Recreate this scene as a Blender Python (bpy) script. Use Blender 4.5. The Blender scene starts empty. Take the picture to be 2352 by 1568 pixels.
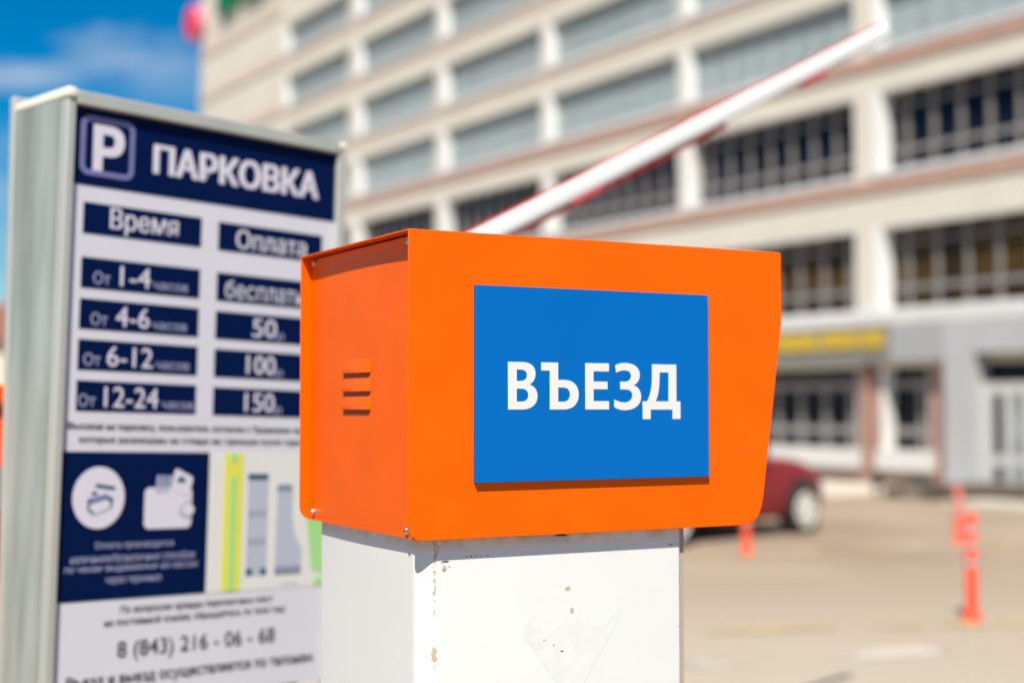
import bpy, bmesh, math, random
from mathutils import Vector, Matrix
random.seed(7)
sc = bpy.context.scene
COL = sc.collection
R = math.radians

# ------------------------------------------------------------------ camera
EYE = 1.4
cam_d = bpy.data.cameras.new('camera'); cam = bpy.data.objects.new('camera', cam_d); COL.objects.link(cam)
cam_d.sensor_width = 36.0; cam_d.lens = 3300.0 / 2352.0 * 36.0
PITCH = math.atan((932.0 - 784.0) / 3300.0)
cam.location = (0, 0, EYE); cam.rotation_euler = (math.pi / 2 + PITCH, 0, 0)
cam_d.clip_start = 0.05; cam_d.clip_end = 3000
cam_d.dof.use_dof = True; cam_d.dof.focus_distance = 2.10; cam_d.dof.aperture_fstop = 1.85
cam_d.dof.aperture_blades = 0
sc.camera = cam

# ------------------------------------------------------------------ sky and sun
SUN_L = Vector((0.200, 1.245, -1.62)).normalized()          # direction the light travels
SUN_EL = math.asin(-SUN_L.z)
world = bpy.data.worlds.new('World'); sc.world = world; world.use_nodes = True
wn = world.node_tree; wn.nodes.clear()
def wnode(t, **k):
    n = wn.nodes.new(t)
    for a, b in k.items(): setattr(n, a, b)
    return n
wout = wnode('ShaderNodeOutputWorld'); wbg = wnode('ShaderNodeBackground'); wbg.inputs['Strength'].default_value = 0.060
sky = wnode('ShaderNodeTexSky', sky_type='NISHITA', sun_disc=False)
sky.sun_elevation = SUN_EL
sky.sun_rotation = math.atan2(-SUN_L.x, -SUN_L.y)
sky.air_density = 1.0; sky.dust_density = 0.35; sky.ozone_density = 2.5
hsv = wnode('ShaderNodeHueSaturation'); hsv.inputs['Saturation'].default_value = 1.8; hsv.inputs['Value'].default_value = 1.0
wn.links.new(sky.outputs[0], hsv.inputs['Color'])
tc = wnode('ShaderNodeTexCoord'); sep = wnode('ShaderNodeSeparateXYZ')
wn.links.new(tc.outputs['Generated'], sep.inputs[0])
def wmath(op, a, b=None, c=None, clamp=False):
    n = wnode('ShaderNodeMath', operation=op, use_clamp=clamp)
    for i, v in enumerate((a, b, c)):
        if v is None: continue
        if isinstance(v, (int, float)): n.inputs[i].default_value = v
        else: wn.links.new(v, n.inputs[i])
    return n.outputs[0]
yy = wmath('MAXIMUM', sep.outputs[1], 0.05)
px = wmath('DIVIDE', sep.outputs[0], yy); pz = wmath('DIVIDE', sep.outputs[2], yy)
comb = wnode('ShaderNodeCombineXYZ'); wn.links.new(px, comb.inputs[0]); wn.links.new(wmath('MULTIPLY', pz, 2.2), comb.inputs[2])
cn = wnode('ShaderNodeTexNoise'); cn.inputs['Scale'].default_value = 13.0; cn.inputs['Detail'].default_value = 7.0; cn.inputs['Roughness'].default_value = 0.55
wn.links.new(comb.outputs[0], cn.inputs['Vector'])
nz = wmath('SUBTRACT', cn.outputs['Fac'], 0.5)
def puff(cx, cz, rx, rz, amp):
    a = wmath('DIVIDE', wmath('SUBTRACT', px, cx), rx); b = wmath('DIVIDE', wmath('SUBTRACT', pz, cz), rz)
    d = wmath('SQRT', wmath('ADD', wmath('MULTIPLY', a, a), wmath('MULTIPLY', b, b)))
    d = wmath('ADD', d, wmath('MULTIPLY', nz, 2.4))
    v = wmath('SUBTRACT', 1.0, d, clamp=True)
    return wmath('MULTIPLY', wmath('POWER', v, 0.8), amp)
m = puff(-0.268, 0.243, 0.066, 0.024, 0.50)
for q in ((-0.348, 0.231, 0.075, 0.013, 0.55), (-0.23, 0.225, 0.10, 0.025, 0.25), (-0.26, 0.150, 0.30, 0.045, 0.35), (0.35, 0.10, 0.4, 0.05, 0.5), (0.1, 0.5, 0.4, 0.1, 0.5), (-0.9, 0.3, 0.4, 0.08, 0.6)):
    m = wmath('MAXIMUM', m, puff(*q))
mixw = wnode('ShaderNodeMix', data_type='RGBA')
wn.links.new(m, mixw.inputs[0]); wn.links.new(hsv.outputs[0], mixw.inputs[6]); mixw.inputs[7].default_value = (5.6, 6.6, 7.6, 1)
wn.links.new(mixw.outputs[2], wbg.inputs['Color']); wn.links.new(wbg.outputs[0], wout.inputs[0])

sun_d = bpy.data.lights.new('sun', 'SUN'); sun_d.energy = 4.2; sun_d.angle = R(0.53); sun_d.color = (1.0, 0.935, 0.84)
sun = bpy.data.objects.new('sun', sun_d); COL.objects.link(sun)
sun.rotation_euler = SUN_L.to_track_quat('-Z', 'Y').to_euler(); sun.location = (0, -10, 20)

vs = sc.view_settings
vs.view_transform = 'Standard'; vs.look = 'None'; vs.exposure = 0.75; vs.gamma = 1.0; vs.use_curve_mapping = False

# ------------------------------------------------------------------ materials
MATS = {}
def mat(name, col, rough=0.6, metal=0.0, spec=0.5, var=0.0, vscale=8.0, bump=0.0, bscale=60.0, col2=None, detail=5.0, stretch=(1, 1, 1), coat=0.0):
    if name in MATS: return MATS[name]
    m = bpy.data.materials.new(name); m.use_nodes = True; nt = m.node_tree; b = nt.nodes['Principled BSDF']
    b.inputs['Base Color'].default_value = (*col, 1); b.inputs['Roughness'].default_value = rough
    b.inputs['Metallic'].default_value = metal; b.inputs['Specular IOR Level'].default_value = spec
    b.inputs['Coat Weight'].default_value = coat
    tcn = nt.nodes.new('ShaderNodeTexCoord'); mp = nt.nodes.new('ShaderNodeMapping'); mp.inputs['Scale'].default_value = stretch
    nt.links.new(tcn.outputs['Object'], mp.inputs[0])
    if var > 0 or col2:
        n = nt.nodes.new('ShaderNodeTexNoise'); n.inputs['Scale'].default_value = vscale; n.inputs['Detail'].default_value = detail
        nt.links.new(mp.outputs[0], n.inputs['Vector'])
        r = nt.nodes.new('ShaderNodeValToRGB'); r.color_ramp.elements[0].position = 0.3; r.color_ramp.elements[1].position = 0.7
        c2 = col2 or tuple(min(1, c * (1 + var)) for c in col); c1 = tuple(c * (1 - var) for c in col) if not col2 else col
        r.color_ramp.elements[0].color = (*c1, 1); r.color_ramp.elements[1].color = (*c2, 1)
        nt.links.new(n.outputs['Fac'], r.inputs[0]); nt.links.new(r.outputs[0], b.inputs['Base Color'])
    if bump > 0:
        n2 = nt.nodes.new('ShaderNodeTexNoise'); n2.inputs['Scale'].default_value = bscale; n2.inputs['Detail'].default_value = 3
        nt.links.new(tcn.outputs['Object'], n2.inputs['Vector'])
        bp = nt.nodes.new('ShaderNodeBump'); bp.inputs['Strength'].default_value = bump; bp.inputs['Distance'].default_value = 0.01
        nt.links.new(n2.outputs['Fac'], bp.inputs['Height']); nt.links.new(bp.outputs[0], b.inputs['Normal'])
    MATS[name] = m; return m

M_ORANGE = mat('orange_powder_coat', (0.86, 0.112, 0.0005), 0.33, spec=0.10, var=0.05, vscale=9, bump=0.07, bscale=700)
M_ORANGE_IN = M_ORANGE
M_BLUE = mat('blue_sign_face', (0.0, 0.122, 0.42), 0.45, spec=0.10, var=0.02, vscale=6)
M_WHITE_VINYL = mat('white_vinyl', (0.68, 0.68, 0.655), 0.5)
M_STEEL = mat('screw_steel', (0.62, 0.60, 0.57), 0.28, metal=1.0)
M_HOLE = mat('dark_socket', (0.02, 0.02, 0.02), 0.6)
M_LIP_SHADOW = mat('lip_shadow_brown', (0.30, 0.060, 0.022), 0.7)
M_EDGE_SHADE = mat('edge_shade_brown', (0.40, 0.335, 0.265), 0.7)
M_RESID = mat('sticker_residue', (0.682, 0.680, 0.655), 0.8, var=0.04, vscale=60)
M_CHIP = mat('chipped_primer', (0.47, 0.41, 0.28), 0.9, var=0.3, vscale=300)
M_CHIPD = mat('dark_chip', (0.08, 0.07, 0.05), 0.9)
M_BOARD = mat('white_print', (0.60, 0.59, 0.63), 0.6, spec=0.1, var=0.02, vscale=3)
M_NAVY = mat('navy_print', (0.0003, 0.0075, 0.050), 0.6, spec=0.05)
M_LILAC = mat('lilac_print', (0.155, 0.165, 0.34), 0.5)
M_TXT_W = mat('white_lettering', (0.62, 0.60, 0.67), 0.5)
M_TXT_L = mat('pale_blue_lettering', (0.34, 0.37, 0.52), 0.5)
M_TXT_D = mat('dark_lettering', (0.035, 0.045, 0.055), 0.5)
M_TXT_T = mat('teal_mark', (0.03, 0.10, 0.14), 0.5)
M_MAPBG = mat('map_ground', (0.66, 0.66, 0.61), 0.5)
M_MAPY = mat('map_yellow', (0.66, 0.66, 0.075), 0.5)
M_MAPG = mat('map_green', (0.33, 0.62, 0.22), 0.5)
M_MAPB = mat('map_grey', (0.41, 0.44, 0.52), 0.5)
M_MAPD = mat('map_dark_grey', (0.22, 0.24, 0.30), 0.5)
M_GALV = mat('galvanised_steel', (0.235, 0.268, 0.235), 0.5, metal=0.2, col2=(0.40, 0.435, 0.395), vscale=17, stretch=(1, 1, 0.13), bump=0.04, bscale=40)
M_GALV_L = mat('light_metal_trim', (0.44, 0.45, 0.40), 0.4, metal=0.15, var=0.08, vscale=5, stretch=(1, 1, 0.3))
M_CREAMCAP = mat('cream_cap', (0.78, 0.75, 0.62), 0.5, var=0.04)
M_ARM = mat('white_arm_paint', (0.80, 0.80, 0.77), 0.35, var=0.03, vscale=3)
M_RED = mat('red_edge', (0.50, 0.025, 0.015), 0.5)
M_CLIP = mat('red_clip', (0.45, 0.035, 0.035), 0.45)

def white_post_mat():
    m = bpy.data.materials.new('chipped_white_paint'); m.use_nodes = True; nt = m.node_tree; b = nt.nodes['Principled BSDF']
    b.inputs['Roughness'].default_value = 0.42; b.inputs['Specular IOR Level'].default_value = 0.4
    tcn = nt.nodes.new('ShaderNodeTexCoord'); s = nt.nodes.new('ShaderNodeSeparateXYZ'); nt.links.new(tcn.outputs['Object'], s.inputs[0])
    def mth(op, a, bb=None, clamp=False):
        n = nt.nodes.new('ShaderNodeMath'); n.operation = op; n.use_clamp = clamp
        for i, v in enumerate((a, bb)):
            if v is None: continue
            if isinstance(v, (int, float)): n.inputs[i].default_value = v
            else: nt.links.new(v, n.inputs[i])
        return n.outputs[0]
    def noise(scale, detail, rough=0.6):
        n = nt.nodes.new('ShaderNodeTexNoise'); n.inputs['Scale'].default_value = scale; n.inputs['Detail'].default_value = detail; n.inputs['Roughness'].default_value = rough
        nt.links.new(tcn.outputs['Object'], n.inputs['Vector']); return n.outputs['Fac']
    # rub marks down the outer edge of the two front corners
    d1 = mth('ABSOLUTE', mth('SUBTRACT', s.outputs[0], 0.0530)); k1 = mth('SUBTRACT', 1.0, mth('DIVIDE', d1, 0.0095), True)
    d2 = mth('ABSOLUTE', mth('SUBTRACT', s.outputs[0], 0.4840)); k2 = mth('SUBTRACT', 1.0, mth('DIVIDE', d2, 0.005), True)
    fr = mth('LESS_THAN', s.outputs[1], 0.06)
    k = mth('MULTIPLY', mth('MAXIMUM', k1, k2), fr)
    big = noise(26, 3)
    chip = mth('GREATER_THAN', mth('ADD', mth('MULTIPLY', k, 0.34), mth('ADD', mth('MULTIPLY', noise(170, 6, 0.7), 0.75), mth('MULTIPLY', mth('SUBTRACT', big, 0.5), 0.85))), 0.675)
    chip = mth('MULTIPLY', chip, mth('GREATER_THAN', k, 0.02))
    grime = mth('MULTIPLY', mth('SUBTRACT', noise(7, 5), 0.42, True), 0.6)
    mx = nt.nodes.new('ShaderNodeMix'); mx.data_type = 'RGBA'; mx.inputs[6].default_value = (0.715, 0.72, 0.69, 1); mx.inputs[7].default_value = (0.66, 0.64, 0.57, 1)
    nt.links.new(grime, mx.inputs[0])
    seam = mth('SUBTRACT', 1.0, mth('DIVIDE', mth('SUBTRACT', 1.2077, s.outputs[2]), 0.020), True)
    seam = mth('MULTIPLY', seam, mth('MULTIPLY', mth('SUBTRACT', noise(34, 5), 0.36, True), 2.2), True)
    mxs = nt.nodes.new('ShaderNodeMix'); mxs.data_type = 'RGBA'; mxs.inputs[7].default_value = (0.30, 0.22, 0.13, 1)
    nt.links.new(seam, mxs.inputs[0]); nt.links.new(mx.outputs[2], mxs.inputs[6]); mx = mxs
    mx2 = nt.nodes.new('ShaderNodeMix'); mx2.data_type = 'RGBA'; mx2.inputs[7].default_value = (0.47, 0.40, 0.24, 1)
    nt.links.new(chip, mx2.inputs[0]); nt.links.new(mx.outputs[2], mx2.inputs[6]); nt.links.new(mx2.outputs[2], b.inputs['Base Color'])
    bp = nt.nodes.new('ShaderNodeBump'); bp.inputs['Strength'].default_value = 0.035; bp.inputs['Distance'].default_value = 0.004
    nt.links.new(noise(120, 3), bp.inputs['Height']); nt.links.new(bp.outputs[0], b.inputs['Normal'])
    return m
M_POST = white_post_mat()

# ------------------------------------------------------------------ mesh helpers
def tag(o, label=None, cat=None, group=None, kind=None):
    if label: o['label'] = label
    if cat: o['category'] = cat
    if group: o['group'] = group
    if kind: o['kind'] = kind
    return o
def empty(name, loc=(0, 0, 0), rz=0, label=None, cat=None, group=None, mtx=None):
    o = bpy.data.objects.new(name, None); COL.objects.link(o)
    if mtx is not None: o.matrix_world = mtx
    else: o.location = loc; o.rotation_euler = (0, 0, rz)
    o.empty_display_size = 0.2
    return tag(o, label, cat, group)
def link(name, bm, m, parent=None, smooth=None, bevel=0, recalc=True):
    if recalc: bmesh.ops.recalc_face_normals(bm, faces=bm.faces)
    me = bpy.data.meshes.new(name); bm.to_mesh(me); bm.free()
    if isinstance(m, (list, tuple)):
        for q in m: me.materials.append(q)
    else: me.materials.append(m)
    o = bpy.data.objects.new(name, me); COL.objects.link(o)
    if parent: o.parent = parent
    if smooth is not None:
        for p in me.polygons: p.use_smooth = True
        try: me.set_sharp_from_angle(angle=R(smooth))
        except Exception: pass
    if bevel:
        md = o.modifiers.new('bevel', 'BEVEL'); md.width = bevel; md.segments = 3; md.limit_method = 'ANGLE'; md.angle_limit = R(35); md.harden_normals = False
        for p in me.polygons: p.use_smooth = True
        try: me.set_sharp_from_angle(angle=R(30))
        except Exception: pass
    return o
def box(bm, x0, x1, y0, y1, z0, z1, mi=0):
    v = [bm.verts.new((x, y, z)) for x in (x0, x1) for y in (y0, y1) for z in (z0, z1)]
    for f in ((0, 1, 3, 2), (4, 6, 7, 5), (0, 4, 5, 1), (2, 3, 7, 6), (0, 2, 6, 4), (1, 5, 7, 3)):
        fc = bm.faces.new([v[i] for i in f]); fc.material_index = mi
def prism(bm, pts, y0, y1, mi=0, axis='y'):
    """closed outline in (a, b) extruded along an axis"""
    def P(a, b, t): return (a, t, b) if axis == 'y' else ((t, a, b) if axis == 'x' else (a, b, t))
    A = [bm.verts.new(P(a, b, y0)) for a, b in pts]; B = [bm.verts.new(P(a, b, y1)) for a, b in pts]
    n = len(pts)
    f1 = bm.faces.new(A); f2 = bm.faces.new(B[::-1]); f1.material_index = f2.material_index = mi
    for i in range(n):
        f = bm.faces.new((A[i], B[i], B[(i + 1) % n], A[(i + 1) % n])); f.material_index = mi
def arc(cx, cy, rx, ry, a0, a1, n=10):
    return [(cx + rx * math.cos(R(a0 + (a1 - a0) * i / n)), cy + ry * math.sin(R(a0 + (a1 - a0) * i / n))) for i in range(n + 1)]
def rrect(x0, x1, y0, y1, r, n=6):
    return arc(x1 - r, y1 - r, r, r, 0, 90, n) + arc(x0 + r, y1 - r, r, r, 90, 180, n) + arc(x0 + r, y0 + r, r, r, 180, 270, n) + arc(x1 - r, y0 + r, r, r, 270, 360, n)
def lathe(bm, prof, n=20, c=(0, 0, 0), axis='z', mi=0):
    rings = []
    for r, h in prof:
        ring = []
        for i in range(n):
            a = 2 * math.pi * i / n; p, q = r * math.cos(a), r * math.sin(a)
            co = (p, q, h) if axis == 'z' else ((h, p, q) if axis == 'x' else (p, h, q))
            ring.append(bm.verts.new((co[0] + c[0], co[1] + c[1], co[2] + c[2])))
        rings.append(ring)
    for a, b in zip(rings, rings[1:]):
        for i in range(n):
            f = bm.faces.new((a[i], a[(i + 1) % n], b[(i + 1) % n], b[i])); f.material_index = mi
    for ring in (rings[0], rings[-1]):
        f = bm.faces.new(ring); f.material_index = mi
def outline_mesh(name, loops, depth, m, parent, frame):
    """closed loops with holes -> thin solid; frame maps (a, b, t) to parent space"""
    cu = bpy.data.curves.new(name, 'CURVE'); cu.dimensions = '2D'; cu.fill_mode = 'BOTH'; cu.extrude = depth / 2
    for lp in loops:
        s = cu.splines.new('POLY'); s.points.add(len(lp) - 1); s.use_cyclic_u = True
        for p, (a, b) in zip(s.points, lp): p.co = (a, b, 0, 1)
    return curve_to_mesh(name, cu, m, parent, frame)
def curve_to_mesh(name, cu, m, parent, frame, fit=None):
    t = bpy.data.objects.new('tmp', cu); COL.objects.link(t); bpy.context.view_layer.update()
    dg = bpy.context.evaluated_depsgraph_get(); me = bpy.data.meshes.new_from_object(t.evaluated_get(dg))
    bpy.data.objects.remove(t); bpy.data.curves.remove(cu)
    if fit:
        x0, x1, z0, z1 = fit
        xs = [v.co.x for v in me.vertices]; ys = [v.co.y for v in me.vertices]
        a, b, c, d = min(xs), max(xs), min(ys), max(ys)
        for v in me.vertices:
            v.co.x = x0 + (v.co.x - a) / (b - a) * (x1 - x0); v.co.y = z0 + (v.co.y - c) / (d - c) * (z1 - z0)
    for v in me.vertices: v.co = Vector(frame(*v.co))
    me.name = name; me.materials.clear(); me.materials.append(m)
    o = bpy.data.objects.new(name, me); COL.objects.link(o)
    if parent: o.parent = parent
    return o
def bez(p0, c1, c2, p3, n=10):
    out = []
    for i in range(1, n + 1):
        t = i / n; s = 1 - t
        out.append(tuple(s**3 * a + 3 * s * s * t * b + 3 * s * t * t * c + t**3 * d for a, b, c, d in zip(p0, c1, c2, p3)))
    return out
def path(start, *segs):
    pts = [start]
    for s in segs:
        if len(s) == 2: pts.append(s)
        else: pts += bez(pts[-1], (s[0], s[1]), (s[2], s[3]), (s[4], s[5]))
    return pts

# ================================================================== ground
def ground_mat():
    m = bpy.data.materials.new('dusty_asphalt'); m.use_nodes = True; nt = m.node_tree; b = nt.nodes['Principled BSDF']; b.inputs['Roughness'].default_value = 0.9; b.inputs['Specular IOR Level'].default_value = 0.2
    tcn = nt.nodes.new('ShaderNodeTexCoord')
    def nz(scale, det):
        n = nt.nodes.new('ShaderNodeTexNoise'); n.inputs['Scale'].default_value = scale; n.inputs['Detail'].default_value = det; nt.links.new(tcn.outputs['Object'], n.inputs['Vector']); return n
    r = nt.nodes.new('ShaderNodeValToRGB'); e = r.color_ramp.elements; e[0].position = 0.32; e[0].color = (0.265, 0.205, 0.14, 1); e[1].position = 0.68; e[1].color = (0.385, 0.305, 0.22, 1)
    a = nz(0.45, 6); g = nz(130, 3)
    mixn = nt.nodes.new('ShaderNodeMath'); mixn.operation = 'MULTIPLY_ADD'; mixn.inputs[1].default_value = 0.35; nt.links.new(g.outputs['Fac'], mixn.inputs[0])
    sb = nt.nodes.new('ShaderNodeMath'); sb.operation = 'SUBTRACT'; sb.inputs[1].default_value = 0.175; nt.links.new(a.outputs['Fac'], sb.inputs[0]); nt.links.new(sb.outputs[0], mixn.inputs[2])
    nt.links.new(mixn.outputs[0], r.inputs[0])
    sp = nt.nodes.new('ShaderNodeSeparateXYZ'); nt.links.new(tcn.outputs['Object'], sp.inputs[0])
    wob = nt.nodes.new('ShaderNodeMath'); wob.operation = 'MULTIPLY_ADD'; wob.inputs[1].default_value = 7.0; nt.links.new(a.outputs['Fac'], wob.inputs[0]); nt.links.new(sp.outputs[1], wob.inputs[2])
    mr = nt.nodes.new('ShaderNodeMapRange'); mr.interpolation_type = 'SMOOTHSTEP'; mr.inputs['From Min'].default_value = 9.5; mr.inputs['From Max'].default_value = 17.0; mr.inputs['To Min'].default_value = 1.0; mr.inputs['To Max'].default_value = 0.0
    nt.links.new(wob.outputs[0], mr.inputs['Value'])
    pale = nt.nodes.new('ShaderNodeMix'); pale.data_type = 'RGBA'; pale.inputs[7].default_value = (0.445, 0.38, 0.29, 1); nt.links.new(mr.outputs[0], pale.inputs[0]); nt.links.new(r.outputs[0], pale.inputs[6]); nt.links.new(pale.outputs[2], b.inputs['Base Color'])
    bp = nt.nodes.new('ShaderNodeBump'); bp.inputs['Strength'].default_value = 0.4; bp.inputs['Distance'].default_value = 0.01; nt.links.new(g.outputs['Fac'], bp.inputs['Height']); nt.links.new(bp.outputs[0], b.inputs['Normal'])
    return m
bm = bmesh.new(); vv = [bm.verts.new(p) for p in ((-900, -300, 0), (900, -300, 0), (900, 1200, 0), (-900, 1200, 0))]; bm.faces.new(vv)
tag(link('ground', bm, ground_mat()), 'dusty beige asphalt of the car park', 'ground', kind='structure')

bm = bmesh.new(); bm.faces.new([bm.verts.new(q_) for q_ in ((-60, -16, 0.004), (60, -16, 0.004), (60, 5.2, 0.004), (-60, 5.2, 0.004))])
tag(link('road', bm, mat('bounce_sheet_brown', (0.26, 0.205, 0.145), 0.9, var=0.12, vscale=40, bump=0.3, bscale=150)), 'unseen brown ground sheet added to cut bounce light on the column', 'road', kind='structure')  # unseen darker sheet, added to cut light bounced onto box and post
def worn_mat(name, col, thr, scale):
    """road paint worn through in patches (transparent holes)"""
    m = bpy.data.materials.new(name); m.use_nodes = True; nt = m.node_tree; b = nt.nodes['Principled BSDF']; b.inputs['Base Color'].default_value = (*col, 1); b.inputs['Roughness'].default_value = 0.8
    tcn = nt.nodes.new('ShaderNodeTexCoord'); n = nt.nodes.new('ShaderNodeTexNoise'); n.inputs['Scale'].default_value = scale; n.inputs['Detail'].default_value = 6
    nt.links.new(tcn.outputs['Object'], n.inputs['Vector'])
    r = nt.nodes.new('ShaderNodeValToRGB'); r.color_ramp.elements[0].position = thr - 0.05; r.color_ramp.elements[1].position = thr + 0.05
    nt.links.new(n.outputs['Fac'], r.inputs[0]); nt.links.new(r.outputs[0], b.inputs['Alpha'])
    return m
M_LINE_Y = worn_mat('worn_yellow_paint', (0.52, 0.385, 0.16), 0.51, 2.5)
M_LINE_W = worn_mat('worn_white_paint', (0.51, 0.455, 0.38), 0.51, 1.6)
def strip(name, p, q, w, m, z, label):
    a = Vector((*p, z)); b = Vector((*q, z)); d = (b - a).normalized(); n = Vector((-d.y, d.x, 0)) * w / 2
    bm = bmesh.new(); bm.faces.new([bm.verts.new(c) for c in (a - n, b - n, b + n, a + n)])
    return tag(link(name, bm, m), label, 'road marking', kind='structure')
strip('road_marking', (0.2, 12.95), (8.4, 15.95), 0.34, M_LINE_W, 0.004, 'worn pale line under the far bollards')
strip('road_marking', (0.3, 12.92), (8.4, 15.88), 0.16, M_LINE_Y, 0.008, 'worn yellow dashes on the far pale line')
strip('road_marking', (1.2, 9.0), (7.2, 10.0), 0.16, M_LINE_Y, 0.008, 'worn yellow dashes beside the near bollard')
strip('road_marking', (0.9, 7.85), (6.5, 9.55), 0.30, M_LINE_W, 0.004, 'worn pale line in front of the near bollard')
strip('road_marking', (0.9, 6.9), (6.5, 8.3), 0.22, M_LINE_W, 0.004, 'worn pale line nearest the entry column')

# ================================================================== parking building
BO = Vector((6.272, 26.4, 0)); BA = math.atan2(-0.8465, 0.5324)
bld = empty('parking_building', BO, BA, 'large beige multi-storey parking building with rows of grey louvred and dark glazed windows', 'building')
M_STUCCO = mat('beige_stucco', (0.62, 0.575, 0.48), 0.85, var=0.05, vscale=0.6, bump=0.15, bscale=30)
M_PINK = mat('pink_brown_band', (0.44, 0.27, 0.205), 0.85, var=0.07, vscale=2)
M_PINKP = mat('pale_pink_band', (0.56, 0.45, 0.365), 0.85, var=0.06, vscale=2)
M_BRICK = mat('red_brown_plaster', (0.33, 0.195, 0.15), 0.85, var=0.08, vscale=2)
M_REVEAL = mat('white_reveal', (0.74, 0.74, 0.71), 0.7, var=0.04, vscale=1.5)
M_LEDGE = mat('white_ledge', (0.60, 0.585, 0.55), 0.7, var=0.05, vscale=1.5)
M_LOUVRE = mat('grey_louvre', (0.48, 0.55, 0.55), 0.55, var=0.04, vscale=1)
M_SILL = mat('light_grey_sill', (0.60, 0.60, 0.59), 0.6, var=0.04)
M_GLASS = mat('dark_glass', (0.005, 0.008, 0.017), 0.15, spec=0.15, var=0.4, vscale=1.2)
M_GLASS_AMBER = mat('amber_patched_glass', (0.006, 0.006, 0.009), 0.15, spec=0.15, col2=(0.11, 0.06, 0.01), vscale=0.9)  # noise mixes amber patches into the dark pane colour
M_MULL = mat('grey_window_frame', (0.235, 0.215, 0.202), 0.55, var=0.05)
M_FASCIA = mat('grey_fascia', (0.19, 0.185, 0.18), 0.6, var=0.05, vscale=1)
M_FASCIA_L = mat('pale_grey_fascia', (0.33, 0.335, 0.33), 0.6, var=0.05, vscale=1)
M_PORTAL = mat('grey_portal_cladding', (0.42, 0.42, 0.41), 0.6, var=0.05, vscale=1)
M_DARKSTEP = mat('dark_granite', (0.085, 0.062, 0.045), 0.7, var=0.2, vscale=4)
M_ROOF = mat('roof_felt', (0.15, 0.15, 0.15), 0.9)
M_YELLOW = mat('yellow_letter', (0.56, 0.39, 0.035), 0.5)
M_SIGNRED = mat('red_sign_face', (0.80, 0.012, 0.022), 0.4)
M_SIGNPINK = mat('pink_sign_rim', (0.72, 0.25, 0.40), 0.4)
M_SIGNGREEN = mat('green_sign_face', (0.0, 0.17, 0.065), 0.4)

cols = [(-26.3, -21.28), (-20.65, -15.76), (-15.3, -10.4), (-10.05, -5.05), (-4.72, 0.11), (0.69, 5.55), (6.1, 10.95)]
rows = {'Z': (14.46, 13.42), 'A': (12.66, 11.59), 'B': (10.84, 9.73), 'C': (9.04, 7.88), 'D': (7.10, 5.62), 'E': (4.63, 3.13), 'F': (2.13, 0.60)}
TOP = 17.6; XL = -34.64; XR = 14.0; TH = 0.35
order = ['Z', 'A', 'B', 'C', 'D', 'E', 'F']
bm = bmesh.new()
edges = [XL] + [v for c in cols for v in c] + [XR]
for i in range(0, len(edges), 2): box(bm, edges[i], edges[i + 1], 0, TH, 2.13, TOP)        # piers
for (x0, x1) in cols:
    z = TOP
    for k in order:
        t, b_ = rows[k]
        if k == 'F': break
        box(bm, x0, x1, 0.0, TH, t, z); z = b_
    box(bm, x0, x1, 0.0, TH, 2.13, z)
box(bm, XL, XL + 0.3, TH, 18, 0, TOP); box(bm, XR - 0.3, XR, TH, 18, 0, TOP); box(bm, XL + 0.3, XR - 0.3, 17.7, 18, 0, TOP)
link('wall', bm, M_STUCCO, bld)
bm = bmesh.new(); box(bm, XL + 0.3, XR - 0.3, TH, 17.7, TOP - 0.4, TOP - 0.1); link('roof', bm, M_ROOF, bld)
# ground storey wall
bm = bmesh.new()
gx = [XL] + [v for c in cols[:5] for v in c] + [0.69, 1.80, 2.6]
for i in range(0, 12, 2): box(bm, gx[i], gx[i + 1], 0.003, TH, 0.0, 2.13)
for c in cols[:5] + [(0.69, 1.80)]: box(bm, c[0], c[1], 0.003, TH, 0, 0.60)
box(bm, 1.80, 2.6, 0.003, TH, 0, 2.13); box(bm, 2.6, XR, 0.45, 0.6, 0, 2.13)
for x in (-4.86, 0.40, -10.2): box(bm, x - 0.07, x + 0.07, -0.12, 0.0, 0.02, 2.15)
link('ground_storey_wall', bm, M_BRICK, bld)
# string courses under the windows
bm = bmesh.new(); bm2 = bmesh.new()
for k in order[:-1]:
    b_ = rows[k][1]
    if k in ('D', 'C'):
        box(bm, cols[0][0] - 0.3, XR, -0.05, -0.002, b_ - 0.36, b_ - 0.13)
    elif k == 'E': pass
    else: box(bm2, cols[0][0], XR, -0.025, -0.002, b_ - 0.30, b_ - 0.02)
for z in (15.1, 13.35, 11.6, 9.75, 7.7): box(bm2, XL - 0.02, cols[0][0] - 0.25, -0.05, -0.002, z - 0.2, z + 0.16)
link('string_course', bm, M_PINK, bld); link('string_course', bm2, M_PINKP, bld)
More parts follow.
